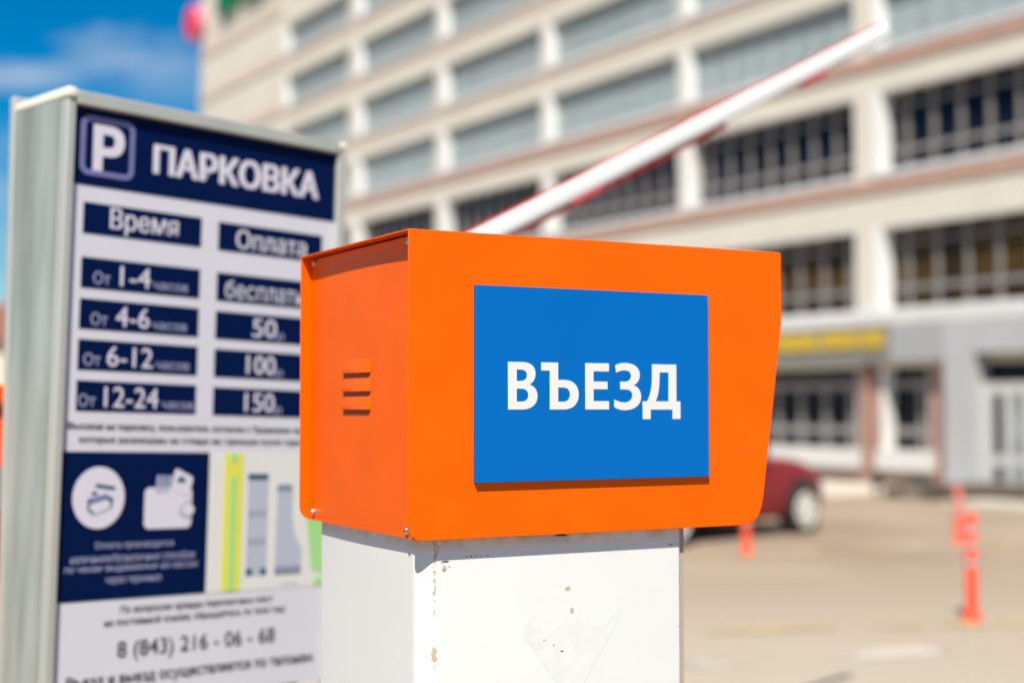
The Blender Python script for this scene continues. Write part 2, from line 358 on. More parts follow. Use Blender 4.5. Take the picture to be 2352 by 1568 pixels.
# white pilaster strips beside each opening
for i, (x0, x1) in enumerate(cols):
    for k in order[:6]:
        t, b_ = rows[k]
        bm = bmesh.new(); box(bm, x0 - 0.16, x0, -0.012, -0.002, b_, t); 
        w = link('window', bm, M_REVEAL, bld)
        # reveal lining
        bm = bmesh.new(); RD = 0.22 if k in 'ZABC' else 0.29
        box(bm, x0 + 0.001, x0 + 0.03, 0.004, RD, b_, t); box(bm, x1 - 0.03, x1 - 0.001, 0.004, RD, b_, t); box(bm, x0 + 0.03, x1 - 0.03, 0.004, RD, t - 0.03, t - 0.001)
        link('reveal', bm, M_REVEAL, w)
        bm = bmesh.new(); sh = 0.10
        pts = [(-0.07, b_ - 0.11), (RD, b_ - 0.11), (RD, b_ + 0.035), (-0.07, b_ + 0.0)]
        prism(bm, [(p, q) for p, q in pts], x0 - 0.16 if k != 'E' else x0 - 0.5, x1 + 0.02, axis='x')
        link('sill', bm, M_SILL, w)
        if k in 'ZABC':
            bm = bmesh.new(); n = 13; hgt = (t - b_ - 0.04) / n
            for q in range(n):
                z0 = b_ + 0.04 + q * hgt
                prism(bm, [(RD - 0.03, z0), (RD + 0.03, z0 + hgt * 0.98), (RD + 0.035, z0 + hgt * 0.98), (RD - 0.02, z0 - 0.002)], x0 + 0.03, x1 - 0.03, axis='x')
            box(bm, x0 + 0.03, x1 - 0.03, RD + 0.036, RD + 0.06, b_, t)
            for q in range(1, 8):
                xx = x0 + (x1 - x0) * q / 8; box(bm, xx - 0.015, xx + 0.015, RD - 0.045, RD - 0.032, b_ + 0.03, t)
            link('louvre_panel', bm, M_LOUVRE, w)
        else:
            bm = bmesh.new(); box(bm, x0 + 0.03, x1 - 0.03, RD + 0.05, RD + 0.07, b_ + 0.02, t)
            link('pane', bm, M_GLASS if k == 'D' else M_GLASS_AMBER, w)
            bm = bmesh.new(); sp = 0.61 if k == 'D' else 0.66; xx = x0 + 0.42
            zr = b_ + (t - b_) * 0.26; zt = t - (t - b_) * 0.20
            while xx < x1 - 0.2:
                box(bm, xx - 0.032, xx + 0.032, RD - 0.03, RD + 0.04, b_ + 0.03, t - 0.01); xx += sp
            box(bm, x0 + 0.03, x1 - 0.03, RD - 0.02, RD + 0.03, zr - 0.05, zr + 0.04); box(bm, x0 + 0.03, x1 - 0.03, RD - 0.01, RD + 0.03, zt - 0.025, zt + 0.02)
            link('frame', bm, M_MULL, w)
def ground_window(x0, x1, sp, first):
    t, b_ = 2.13, 0.60
    bm = bmesh.new(); RD = 0.22
    box(bm, x0 + 0.002, x0 + 0.10, -0.02, RD, b_, t - 0.03); box(bm, x1 - 0.03, x1 - 0.002, 0.008, RD, b_, t); box(bm, x0 + 0.10, x1 - 0.03, 0.008, RD, t - 0.03, t)
    w = link('window', bm, M_REVEAL, bld)
    bm = bmesh.new(); box(bm, x0 - 0.02, x1 + 0.12, -0.16, RD, b_ - 0.33, b_ + 0.02); link('sill', bm, M_LEDGE, w)
    bm = bmesh.new(); box(bm, x0 + 0.10, x1 - 0.03, RD + 0.05, RD + 0.07, b_ + 0.02, t); link('pane', bm, M_GLASS, w)
    bm = bmesh.new(); xx = first
    while xx < x1 - 0.1:
        box(bm, xx - 0.048, xx + 0.048, RD - 0.03, RD + 0.04, b_ + 0.03, t - 0.25); xx += sp
    box(bm, x0 + 0.10, x1 - 0.03, RD - 0.02, RD + 0.03, b_ + 0.28, b_ + 0.42); box(bm, x0 + 0.10, x1 - 0.03, RD - 0.01, RD + 0.03, t - 0.42, t - 0.28)
    link('frame', bm, M_MULL, w)
for c in cols[:5]: ground_window(c[0], c[1], 0.66, c[0] + 0.5)
ground_window(0.69, 1.80, 0.66, 1.42)
# ledge and fascia over the ground storey
bm = bmesh.new(); box(bm, -30, XR, -0.30, -0.005, 2.84, 3.03); link('ledge', bm, M_LEDGE, bld)
bm = bmesh.new(); box(bm, -30, 1.18, -0.28, -0.005, 2.19, 2.835); link('fascia', bm, M_FASCIA, bld)
bm = bmesh.new(); box(bm, 1.184, 2.38, -0.30, -0.005, 2.19, 2.835); tag(link('fascia', bm, M_FASCIA_L, bld), 'paler grey end of the fascia next to the portal')
# entrance portal with door
bm = bmesh.new(); PY = -0.32
box(bm, 2.385, 3.02, PY, 0.44, 0.0, 2.835); box(bm, 3.02, XR - 1, PY, 0.44, 2.28, 2.835); box(bm, 6.2, XR - 1, PY, 0.44, 0.0, 2.28)
link('entrance_portal', bm, M_PORTAL, bld)
bm = bmesh.new(); box(bm, 3.03, 6.19, 0.06, 0.08, 1.70, 2.27)
link('transom_glass', bm, M_GLASS, bld)
M_DOORF = mat('pale_door_frame', (0.54, 0.525, 0.49), 0.5, var=0.05)
bm = bmesh.new()
for xa, xb in ((3.03, 3.30), (3.52, 3.66), (3.92, 4.05), (4.32, 4.45), (5.1, 5.25), (5.9, 6.18)): box(bm, xa, xb, -0.22, -0.14, 0.05, 1.78)
box(bm, 3.30, 5.9, -0.21, -0.15, 0.04, 0.18); box(bm, 3.30, 5.9, -0.21, -0.15, 0.42, 0.60); box(bm, 3.30, 5.9, -0.21, -0.15, 1.60, 1.78)
door = link('entrance_door', bm, M_DOORF, bld)
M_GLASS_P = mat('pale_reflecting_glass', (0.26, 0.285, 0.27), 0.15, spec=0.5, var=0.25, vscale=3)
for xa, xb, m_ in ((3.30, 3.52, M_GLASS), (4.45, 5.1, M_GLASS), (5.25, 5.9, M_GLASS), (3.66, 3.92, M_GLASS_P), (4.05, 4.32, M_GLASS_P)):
    bm = bmesh.new(); box(bm, xa, xb, -0.19, -0.17, 0.18, 1.60); link('pane', bm, m_, door)
bm = bmesh.new(); box(bm, 3.3, 6.6, -2.75, -0.33, 0.0, 0.17); link('entrance_step', bm, M_DARKSTEP, bld)

# pavement along the building
M_PAVE = mat('pale_paving', (0.55, 0.49, 0.39), 0.85, var=0.08, vscale=1.2, bump=0.2, bscale=20)
def local_struct(name, boxes, m, label):
    bm = bmesh.new()
    for b_ in boxes: box(bm, *b_)
    o = link(name, bm, m); o.location = BO; o.rotation_euler = (0, 0, BA); return tag(o, label, 'pavement', kind='structure')
local_struct('pavement', [(-40, 2.75, -3.9, -0.01, -0.05, 0.02)], M_PAVE, 'pale raised pavement along the building')
local_struct('pavement', [(5.2, 13, -3.6, -2.76, -0.05, 0.08)], M_PAVE, 'pale paving in front of the entrance step')

# letters on the fascia: rows of strokes, too soft to read
root = empty('fascia_sign', (0, 0, 0), 0, 'row of yellow letters on the grey fascia above the ground-floor windows', 'sign')
root.location = BO; root.rotation_euler = (0, 0, BA)
rnd = random.Random(3)
for x0, x1, dz in ((-1.70, -0.60, 0), (-0.50, 0.42, 0), (0.50, 1.14, 0), (-3.1, -1.9, 0)):
    bm = bmesh.new(); x = x0; k = 0
    while x < x1 - 0.1:
        z0, z1 = 2.44, 2.74; w = 0.15
        y0, y1 = -0.33, -0.281
        box(bm, x, x + 0.055, y0, y1, z0, z1); box(bm, x + w - 0.050, x + w, y0, y1, z0, z1)
        if k % 3 == 0: box(bm, x + 0.05, x + w - 0.045, y0 + 0.002, y1, z1 - 0.06, z1 - 0.003)
        if k % 3 == 1: box(bm, x + 0.05, x + w - 0.045, y0 + 0.002, y1, z0 + 0.12, z0 + 0.18)
        if k % 3 == 2: box(bm, x + 0.05, x + w - 0.045, y0 + 0.002, y1, z0 + 0.003, z0 + 0.06); box(bm, x + 0.05, x + w - 0.045, y0 + 0.002, y1, z1 - 0.06, z1 - 0.003)
        x += w + 0.035; k += 1
    link('lettering', bm, M_YELLOW, root)
# sign on the upper left corner of the facade
root = empty('facade_sign', (0, 0, 0), 0, 'red round emblem and green letters high on the left corner of the beige building', 'sign')
root.location = BO; root.rotation_euler = (0, 0, BA)
bm = bmesh.new(); lathe(bm, [(0.64, -0.42), (0.68, -0.36), (0.68, -0.1), (0.5, -0.02)], 28, (-34.75, 0, 16.35), 'y'); link('emblem_rim', bm, M_SIGNPINK, root)
bm = bmesh.new(); lathe(bm, [(0.55, -0.50), (0.635, -0.47), (0.635, -0.425)], 28, (-34.62, 0, 16.35), 'y'); link('emblem', bm, M_SIGNRED, root)
for i in range(4):
    x = -32.3 + i * 1.5
    bm = bmesh.new()
    box(bm, x, x + 0.3, -0.3, -0.05, 16.1, 17.3); box(bm, x + 0.9, x + 1.2, -0.3, -0.05, 16.1, 17.3); box(bm, x + 0.3, x + 0.9, -0.29, -0.06, 16.11 + 0.5 * (i % 2), 16.47 + 0.5 * (i % 2))
    link('letter', bm, M_SIGNGREEN, root)

# planter and bin by the entrance
pl = empty('planter', (6.15, 21.75, 0), -0.6, 'small grey-brown planter with low dark green shrub beside the entrance step', 'planter')
bm = bmesh.new(); prism(bm, [(-0.20, 0), (0.20, 0), (0.24, 0.22), (0.24, 0.25), (-0.24, 0.25), (-0.24, 0.22)], -0.22, 0.22); link('tub', bm, mat('planter_stone', (0.16, 0.125, 0.10), 0.8, var=0.1), pl)
bm = bmesh.new()
rl = random.Random(11)
for i in range(420):
    a = rl.uniform(0, 6.28); rr = 0.21 * math.sqrt(rl.random()); c = Vector((rr * math.cos(a), rr * math.sin(a), 0.24 + rl.random() * 0.17 * (1.1 - rr / 0.25)))
    d = Vector((rl.uniform(-1, 1), rl.uniform(-1, 1), rl.uniform(-.2, 1))).normalized(); e = d.orthogonal().normalized()
    L_, W_ = 0.05, 0.018
    bm.faces.new([bm.verts.new(p) for p in (c - d * L_ * .5, c + e * W_, c + d * L_ * .5, c - e * W_)])
link('shrub', bm, mat('dark_leaf', (0.03, 0.05, 0.035), 0.6, var=0.4, vscale=30), pl, recalc=False)
lb = empty('litter_bin', (5.72, 22.6, 0.02), 0.2, 'small dark bin on the pavement left of the planter', 'bin')
bm = bmesh.new(); lathe(bm, [(0.085, 0.12), (0.10, 0.34), (0.105, 0.345)], 18); link('bin_body', bm, mat('dark_bin', (0.045, 0.042, 0.035), 0.6, var=0.15), lb, smooth=40)
bm = bmesh.new(); lathe(bm, [(0.02, 0.0), (0.02, 0.13)], 10); lathe(bm, [(0.07, 0.0), (0.07, 0.015)], 14); link('stand', bm, M_DARKSTEP, lb)

# ================================================================== low house far left
hs = empty('far_house', (-24.5, 60, 0), 0.1, 'distant cream house with brown roof at the far left edge', 'house')
M_CREAM = mat('cream_render', (0.62, 0.56, 0.44), 0.85, var=0.05)
bm = bmesh.new(); box(bm, -9, 5, 0, 8, 0, 4.1); link('wall', bm, M_CREAM, hs)
bm = bmesh.new(); prism(bm, [(-0.4, 4.1), (8.4, 4.1), (4, 6.0)], -9.4, 5.4, axis='x'); link('roof', bm, mat('brown_roof', (0.22, 0.10, 0.07), 0.8, var=0.15), hs)
for x in (-7.5, -4.5, -1.5, 1.5):
    bm = bmesh.new(); box(bm, x, x + 1.2, -0.05, 0.02, 1.4, 2.8); w = link('window', bm, M_REVEAL, hs)
    bm = bmesh.new(); box(bm, x + 0.1, x + 1.1, -0.07, -0.052, 1.5, 2.7); link('pane', bm, M_GLASS, w)

# ================================================================== red car
def build_car():
    M_CAR = mat('red_car_paint', (0.21, 0.005, 0.011), 0.3, spec=0.35, coat=0.15)
    M_TYRE = mat('tyre_rubber', (0.02, 0.02, 0.02), 0.85); M_RIM = mat('alloy_rim', (0.72, 0.69, 0.62), 0.45)
    M_TRIM = mat('black_trim', (0.015, 0.015, 0.016), 0.5); M_LAMP = mat('lamp_glass', (0.6, 0.6, 0.6), 0.1)
    M_TAIL = mat('tail_lamp_red', (0.4, 0.01, 0.01), 0.2)
    head = Vector((3.19 - 1.56, 15.86 - 14.26, 0)).normalized(); side = Vector((head.y, -head.x, 0))
    fw = Vector((3.19, 15.86, 0)); HW = 0.74; XF = 2.62; 
    org = fw - head * XF - side * HW
    mtx = Matrix(((head.x, -side.x, 0, org.x), (head.y, -side.y, 0, org.y), (0, 0, 1, 0), (0, 0, 0, 1)))
    car = empty('parked_car', mtx=mtx, label='small dark red hatchback parked between the box and the building', cat='car')
    st = [(-0.02, .56, .30, .62), (0.08, .68, .24, .78), (0.35, .735, .20, .83), (0.9, .75, .19, .84), (1.6, .755, .19, .85), (2.05, .755, .19, .845), (2.35, .75, .19, .84), (2.65, .745, .20, .815), (2.9, .73, .21, .755), (3.08, .70, .22, .67), (3.18, .64, .25, .58), (3.23, .54, .30, .49)]
    def ring(bm, x, hw, zb, zt):
        prof = [(0, zb), (hw * .86, zb), (hw * .96, zb + .05), (hw, zb + (zt - zb) * .40), (hw * .985, zb + (zt - zb) * .66), (hw * .93, zt - .035), (hw * .80, zt), (hw * .4, zt + .02), (0, zt + .025)]
        full = prof + [(-a, b) for a, b in prof[-2:0:-1]]
        return [bm.verts.new((x, a, b)) for a, b in full]
    bm = bmesh.new(); rs = [ring(bm, *s) for s in st]; n = len(rs[0])
    for a, b in zip(rs, rs[1:]):
        for i in range(n): bm.faces.new((a[i], a[(i + 1) % n], b[(i + 1) % n], b[i]))
    bm.faces.new(rs[0]); bm.faces.new(rs[-1][::-1])
    link('body', bm, M_CAR, car, smooth=40)
    cab = [(0.02, .62, .80, .86), (0.14, .64, .80, 1.22), (0.35, .60, .80, 1.42), (0.9, .60, .82, 1.50), (1.45, .58, .82, 1.45), (1.95, .62, .82, 1.02), (2.12, .64, .80, .84)]
    def cring(bm, x, hw, zb, zt):
        prof = [(hw * 1.08, zb), (hw * 1.06, zb + (zt - zb) * .3), (hw * .93, zb + (zt - zb) * .85), (hw * .82, zt), (hw * .3, zt + .02)]
        full = prof + [(-a, b) for a, b in prof[::-1]]
        return [bm.verts.new((x, a, b)) for a, b in full]
    bm = bmesh.new(); rs = [cring(bm, *s) for s in cab]; n = len(rs[0])
    for a, b in zip(rs, rs[1:]):
        for i in range(n - 1): 
            f = bm.faces.new((a[i], a[i + 1], b[i + 1], b[i]))
            z = sum(v.co.z for v in f.verts) / 4; xm = sum(v.co.x for v in f.verts) / 4
            f.material_index = 1 if (i in (1, 7) and 0.3 < xm < 1.8) or (xm > 1.5 and 2 < i < 6) or (xm < 0.2 and 2 < i < 6) else 0
    bm.faces.new(rs[0]); bm.faces.new(rs[-1][::-1])
    link('cabin', bm, [M_CAR, M_GLASS], car, smooth=30)
    for x in (0.38, XF):
        for s in (-1, 1):
            bm = bmesh.new(); lathe(bm, [(0.315, s * (HW - .12)), (0.315, s * (HW + .012)), (0.28, s * (HW + .016))], 28, (x, 0, 0.30), 'y'); link('wheel_arch', bm, M_TRIM, car, smooth=40)
            w = empty('wheel', (x, s * HW, 0.265)); w.parent = car; w.scale = (0.946, 1, 0.946)
            bm = bmesh.new(); lathe(bm, [(0.20, -.10 * s), (0.265, -.10 * s), (0.28, -.07 * s), (0.28, .03 * s), (0.265, .05 * s), (0.205, .055 * s)], 32, (0, 0, 0), 'y'); link('tyre', bm, M_TYRE, w, smooth=40)
            bm = bmesh.new(); lathe(bm, [(0.202, .02 * s), (0.202, .060 * s), (0.190, .070 * s), (0.174, .064 * s), (0.168, .058 * s), (0.168, .02 * s)], 28, (0, 0, 0), 'y')
            lathe(bm, [(0.055, .02 * s), (0.055, .066 * s), (0.03, .074 * s)], 20, (0, 0, 0), 'y')
            for k_ in range(7):
                a_ = 2 * math.pi * k_ / 7; c_, s_ = math.cos(a_), math.sin(a_)
                vs_ = []
                for r_, hw_, y_ in ((0.045, .024, .068), (0.180, .048, .062)):
                    for sg in (-1, 1):
                        for yy_ in (0.057, y_): vs_.append(bm.verts.new((r_ * c_ - sg * hw_ * s_, yy_ * s, r_ * s_ + sg * hw_ * c_)))
                for f_ in ((1, 3, 7, 5), (0, 4, 6, 2), (0, 1, 5, 4), (2, 6, 7, 3)): bm.faces.new([vs_[q_] for q_ in f_])
            link('rim', bm, M_RIM, w, smooth=40)
    for s in (-1, 1):
        bm = bmesh.new(); lathe(bm, [(0.10, 0), (0.09, .05), (0.05, .08)], 16, (2.98, s * .47, .56), 'x'); link('headlight', bm, M_LAMP, car, smooth=40)
        bm = bmesh.new(); box(bm, -0.05, 0.06, s * .5 - .08, s * .5 + .08, .55, .72); link('tail_light', bm, M_TAIL, car, bevel=0.02)
        bm = bmesh.new(); lathe(bm, [(0.03, 0), (0.07, .03), (0.075, .10), (0.05, .14)], 14, (1.72, s * .79, .93), 'x'); link('mirror', bm, M_TRIM, car, smooth=40)
        bm = bmesh.new(); box(bm, .72, .88, s * .757 - .012, s * .757 + .012, .70, .73); link('door_handle', bm, M_CAR, car)
    bm = bmesh.new(); box(bm, -.04, .04, -.26, .26, .40, .51); link('licence_plate', bm, M_WHITE_VINYL, car)
build_car()

# ================================================================== bollards
M_BOLL = mat('orange_bollard', (0.80, 0.085, 0.030), 0.45, var=0.05, vscale=6)
M_BAND = mat('grey_reflective_band', (0.36, 0.32, 0.33), 0.4)
def bollard(loc, sz, label):
    r = empty('flexible_bollard', loc, 0, label, 'bollard', 'orange flexible bollards along the lane')
    bm = bmesh.new(); r0 = 0.040
    lathe(bm, [(r0, 0.02), (r0 * .98, sz * .98), (r0 * .8, sz)], 20); link('post', bm, M_BOLL, r, smooth=40)
    bm = bmesh.new(); lathe(bm, [(0.066, 0.0), (0.064, 0.02), (0.052, 0.05), (0.043, 0.09)], 24); link('foot', bm, M_BOLL, r, smooth=40)
    for f in (.535, .70, .85):
        bm = bmesh.new(); lathe(bm, [(r0 + .001, sz * f - .02), (r0 + .003, sz * f - .018), (r0 + .003, sz * f + .018), (r0 + .001, sz * f + .02)], 20); link('reflective_band', bm, M_BAND, r, smooth=40)
bollard((3.01, 9.47, 0), 0.70, 'nearest tall orange bollard with three grey bands in the open lane')
bollard((4.55, 14.71, 0), 0.57, 'farther orange bollard standing just behind the nearest one')
bollard((2.22, 13.68, 0), 0.57, 'orange bollard in front of the red car, half hidden by the box')

# ================================================================== boom barrier
A0 = Vector((-1.188, 3.288, 1.213)); A1 = Vector((1.412, 5.4, 2.819))
hd = Vector((A1.x - A0.x, A1.y - A0.y, 0)).normalized(); out = Vector((hd.y, -hd.x, 0))
bar = empty('boom_barrier', (A0.x - out.x * 0.24, A0.y - out.y * 0.24, 0), math.atan2(hd.y, hd.x), 'boom barrier with raised white arm edged in red and an orange cabinet', 'barrier')
bm = bmesh.new(); box(bm, -0.19, 0.19, -0.17, 0.17, 0.05, 1.40); link('cabinet', bm, M_ORANGE, bar, bevel=0.02)
bm = bmesh.new(); prism(bm, [(-0.21, 1.401), (0.21, 1.401), (0.19, 1.45), (-0.19, 1.45)], -0.19, 0.19); link('cabinet_lid', bm, M_ORANGE, bar, bevel=0.01)
bm = bmesh.new(); box(bm, -0.22, 0.22, -0.2, 0.2, 0, 0.05); link('base_plate', bm, M_GALV, bar)
bm = bmesh.new(); lathe(bm, [(0.05, -0.265), (0.05, -0.171)], 20, (0, 0, A0.z), 'y'); link('pivot_hub', bm, M_GALV, bar, smooth=40)
axis = (A1 - A0); ln = axis.length; ang = math.atan2(axis.z, math.hypot(axis.x, axis.y))
arm_mtx = Matrix.Translation((0, -0.24, A0.z)) @ Matrix.Rotation(-ang, 4, 'Y')
def armpart(name, bm, m, parent, **k):
    bmesh.ops.transform(bm, matrix=arm_mtx, verts=bm.verts); return link(name, bm, m, parent, **k)
bm = bmesh.new(); prism(bm, rrect(-0.020, 0.020, -0.029, 0.029, 0.016, 6), -0.25, ln, axis='x'); arm = armpart('arm', bm, M_ARM, bar, smooth=40)
bm = bmesh.new(); box(bm, -0.2, ln - 0.02, -0.007, 0.007, 0.028, 0.035); armpart('edge_strip', bm, M_RED, arm)
bm = bmesh.new(); box(bm, 0.2, ln * 0.73, -0.009, 0.009, -0.044, -0.028); armpart('edge_strip', bm, M_RED, arm)
for t in (0.30, 0.54, 0.868):
    bm = bmesh.new(); box(bm, ln * t - 0.075, ln * t + 0.075, -0.021, 0.014, -0.045, -0.024); armpart('reflector', bm, M_CLIP, arm, bevel=0.01)
bm = bmesh.new(); prism(bm, rrect(-0.022, 0.022, -0.031, 0.031, 0.016, 6), ln - 0.03, ln + 0.012, axis='x'); armpart('end_cap', bm, M_ARM, arm, smooth=40)

# ================================================================== parking information sign
uP = Vector((0.7120042, 0.70156956, -0.02915759)); dP = Vector((-0.01922844, -0.02202831, -0.99957242)); nP = Vector((-0.70191188, 0.71226042, -0.00219416))
CP = Vector((-0.9216, 3.0, 2.0329)); tb = CP.z / -dP.z; OP = CP + dP * tb
mtx = Matrix(((uP.x, nP.x, -dP.x, OP.x), (uP.y, nP.y, -dP.y, OP.y), (uP.z, nP.z, -dP.z, OP.z), (0, 0, 0, 1)))
ps = empty('parking_sign', mtx=mtx, label='tall parking tariff sign in navy and white with galvanised side and cream top corner', cat='sign')
ZT = tb
def fr(t): return lambda a, b, c: (a, -t - c, ZT - b)      # (u, d) -> local, t metres proud of the board
def bz(bm, x0, x1, d0, d1, y0, y1): box(bm, x0, x1, y0, y1, ZT - d1, ZT - d0)
bm = bmesh.new(); bz(bm, 0, 0.6901, 0, 1.2627, 0, 0.012); board = link('board', bm, M_BOARD, ps)
TP = 0.056
def slanted(bm, x0, x1, d0, d1, y0, y1, both=False):
    f = lambda y, d: y - TP * (d + 0.05) / 1.35
    prism(bm, [(f(y0, d0) if both else y0, ZT - d0), (f(y1, d0), ZT - d0), (f(y1, d1), ZT - d1), (f(y0, d1) if both else y0, ZT - d1)], x0, x1, axis='x')
bm = bmesh.new(); slanted(bm, -0.002, 0.716, -0.005, 1.2627, 0.013, 0.235); link('casing', bm, M_GALV, ps)
bm = bmesh.new(); slanted(bm, -0.022, -0.0025, -0.012, 1.30, 0.022, 0.232); link('side_panel', bm, M_GALV, ps)
bm = bmesh.new(); bz(bm, -0.020, -0.0005, -0.016, 1.30, -0.012, 0.0215); link('edge_trim', bm, M_GALV_L, ps, bevel=0.003)
bm = bmesh.new(); bz(bm, 0.6905, 0.714, -0.012, 1.27, -0.012, 0.0125); link('edge_trim', bm, M_GALV_L, ps, bevel=0.003)
bm = bmesh.new(); bz(bm, 0.0, 0.690, -0.030, -0.0005, -0.016, 0.230); link('edge_trim', bm, M_GALV_L, ps, bevel=0.003)
bm = bmesh.new(); bz(bm, -0.024, -0.001, -0.034, -0.0125, -0.018, 0.226); link('top_cap', bm, M_CREAMCAP, ps, bevel=0.005)
bm = bmesh.new(); bz(bm, 0.691, 0.716, -0.030, -0.0125, -0.014, 0.226); link('top_cap', bm, M_CREAMCAP, ps, bevel=0.005)
bm = bmesh.new(); slanted(bm, -0.0225, 0.735, -0.052, 1.30, 0.2355, 0.256, True); link('rear_board', bm, M_GALV_L, ps, bevel=0.003)
for x in (0.03, 0.62):
    bm = bmesh.new(); box(bm, x, x + 0.06, 0.08, 0.14, 0, ZT - 1.263); link('leg', bm, M_GALV, ps)
# printed areas
def printed(name, x0, x1, d0, d1, m, t=0.0012, parent=None):
    bm = bmesh.new(); bz(bm, x0, x1, d0, d1, -t, -0.0002); return link(name, bm, m, parent or board)
hdr = printed('header_panel', 0.001, 0.690, 0.0005, 0.1656, M_NAVY)
def text(name, s, x0, x1, d0, d1, m, off=0.0, t=0.0014):
    """bold weights are stacked copies of the same glyphs, shifted sideways and a hair in depth"""
    n = 1 if off <= 0 else (3 if off < 0.02 else 7)
    h = (d1 - d0); objs = []
    for i in range(n):
        f = 0 if n == 1 else (i / (n - 1) * 2 - 1)
        dx = f * off * h; dz = (0 if n < 7 else (0.35 * off * h * (1 if i % 2 else -1)))
        cu = bpy.data.curves.new(name, 'FONT'); cu.body = s; cu.size = 1.0; cu.extrude = 0.00004; cu.resolution_u = 4
        pad = off * h; pz = 0.35 * off * h if n == 7 else 0
        objs.append(curve_to_mesh(name, cu, m, board, fr(t + i * 0.00012), (x0 + pad + dx, x1 - pad + dx, -d1 + pz + dz, -d0 - pz + dz)))
    if n > 1:
        bm = bmesh.new()
        for o in objs: bm.from_mesh(o.data)
        bm.to_mesh(objs[0].data); bm.free()
        for o in objs[1:]: bpy.data.objects.remove(o)
    return objs[0]
def fr2(t): return lambda a, b, c: (a, -t - c, ZT + b)
_fr = fr; fr = fr2
outline_mesh('parking_symbol_frame', [rrect(0.0165, 0.1435, -0.143, -0.0165, 0.020), rrect(0.0275, 0.1325, -0.132, -0.0275, 0.010)], 0.0008, M_LILAC, board, fr(0.0018))
outline_mesh('parking_symbol', [path((0.046, -0.0328), (0.084, -0.0328), (0.108, -0.0328, 0.1195, -0.044, 0.1195, -0.0645), (0.1195, -0.086, 0.106, -0.099, 0.082, -0.099), (0.0685, -0.099), (0.0685, -0.132), (0.046, -0.132)),
    path((0.0685, -0.052), (0.082, -0.052), (0.091, -0.052, 0.0965, -0.056, 0.0965, -0.0645), (0.0965, -0.075, 0.091, -0.0798, 0.082, -0.0798), (0.0685, -0.0798))], 0.0008, M_TXT_W, board, fr(0.0018))
text('heading', 'ПАРКОВКА', 0.190, 0.6406, 0.0525, 0.1187, M_TXT_W, 0.055, 0.0018)
lt, rt = (0.030, 0.3182), (0.364, 0.6548)
printed('price_cell', *lt, 0.2015, 0.2672, M_NAVY); printed('price_cell', *rt, 0.2045, 0.2683, M_NAVY)
text('lettering', 'Время', 0.0923, 0.2588, 0.2062, 0.2635, M_TXT_W, 0.014, 0.0018)
text('lettering', 'Оплата', 0.411, 0.6086, 0.2155, 0.2605, M_TXT_W, 0.014, 0.0018)
RW = [(0.3180, 0.3826, '1-4', 0.118, 0.1945, 0.0625, 0.1045, 0.2026, 0.2878), (0.4055, 0.4692, '4-6', 0.111, 0.195, 0.060, 0.102, 0.203, 0.288),
      (0.4915, 0.5555, '6-12', 0.094, 0.206, 0.047, 0.089, 0.215, 0.298), (0.578, 0.6418, '12-24', 0.0910, 0.2235, 0.0385, 0.081, 0.234, 0.312)]
PR = [('бесплатно', 0.386, 0.634), ('50', 0.463, 0.530), ('100', 0.450, 0.530), ('150', 0.448, 0.530)]
for (d0, d1, s, a, b, o0, o1, c0, c1), (p, q0, q1) in zip(RW, PR):
    printed('price_cell', *lt, d0, d1, M_NAVY); printed('price_cell', *rt, d0 + 0.002, d1 + 0.0008, M_NAVY)
    text('lettering', s, a + 0.003, b, d0 + 0.011, d0 + 0.0545, M_TXT_W, 0.006, 0.0018)
    text('lettering', 'От', o0 - 0.004, o1 - 0.007, d0 + 0.0285, d0 + 0.0545, M_TXT_L, -0.008, 0.0018)
    text('lettering', 'часов', c0, c1, d0 + 0.0385, d0 + 0.0545, M_TXT_L, -0.005, 0.0018)
    if p[0] == 'б': text('lettering', p, q0, q1, d0 + 0.016, d0 + 0.0585, M_TXT_W, -0.002, 0.0018)
    else:
        text('lettering', p, q0, q1, d0 + 0.0115, d0 + 0.0550, M_TXT_W, 0.012, 0.0018); text('lettering', 'р', q1 + 0.003, q1 + 0.021, d0 + 0.042, d0 + 0.0625, M_TXT_L, -0.005, 0.0018)
text('lettering', 'Въезжая на парковку, пользователь согласен с Правилами парковки,', 0.0131, 0.676, 0.6655, 0.6835, M_TXT_D, 0.018)
text('lettering', 'которые размещены на стенде информации возле паркинга', 0.0405, 0.652, 0.6935, 0.7110, M_TXT_D, 0.018)
printed('payment_panel', 0.001, 0.3596, 0.7271, 1.0386, M_NAVY)
outline_mesh('card_icon', [arc(0.0899, -0.8238, 0.0601, 0.0651, 0, 354, 40)], 0.0008, M_TXT_W, board, fr(0.0018))
def rot_rect(cx, cy, w, h, a):
    c, s = math.cos(R(a)), math.sin(R(a)); return [(cx + x * c - y * s, cy + x * s + y * c) for x, y in ((-w / 2, -h / 2), (w / 2, -h / 2), (w / 2, h / 2), (-w / 2, h / 2))]
for (c, m_) in ((rot_rect(0.104, -0.801, 0.045, 0.008, -8), M_TXT_T), (rot_rect(0.079, -0.8145, 0.013, 0.007, 0), M_TXT_T), (rot_rect(0.088, -0.826, 0.046, 0.011, 14), M_LILAC), (rot_rect(0.0665, -0.838, 0.005, 0.026, 0), M_TXT_T), (rot_rect(0.1165, -0.827, 0.013, 0.009, -30), M_TXT_T),
               (rot_rect(0.119, -0.836, 0.005, 0.016, 0), M_TXT_T), (rot_rect(0.074, -0.8535, 0.009, 0.006, 30), M_TXT_T), (rot_rect(0.098, -0.852, 0.045, 0.005, 20), M_MAPB)):
    outline_mesh('card_icon_mark', [c], 0.0008, m_, board, fr(0.0026))
outline_mesh('wallet_icon', [rrect(0.199, 0.3165, -0.893, -0.8035, 0.013), ], 0.0008, M_TXT_W, board, fr(0.0018))
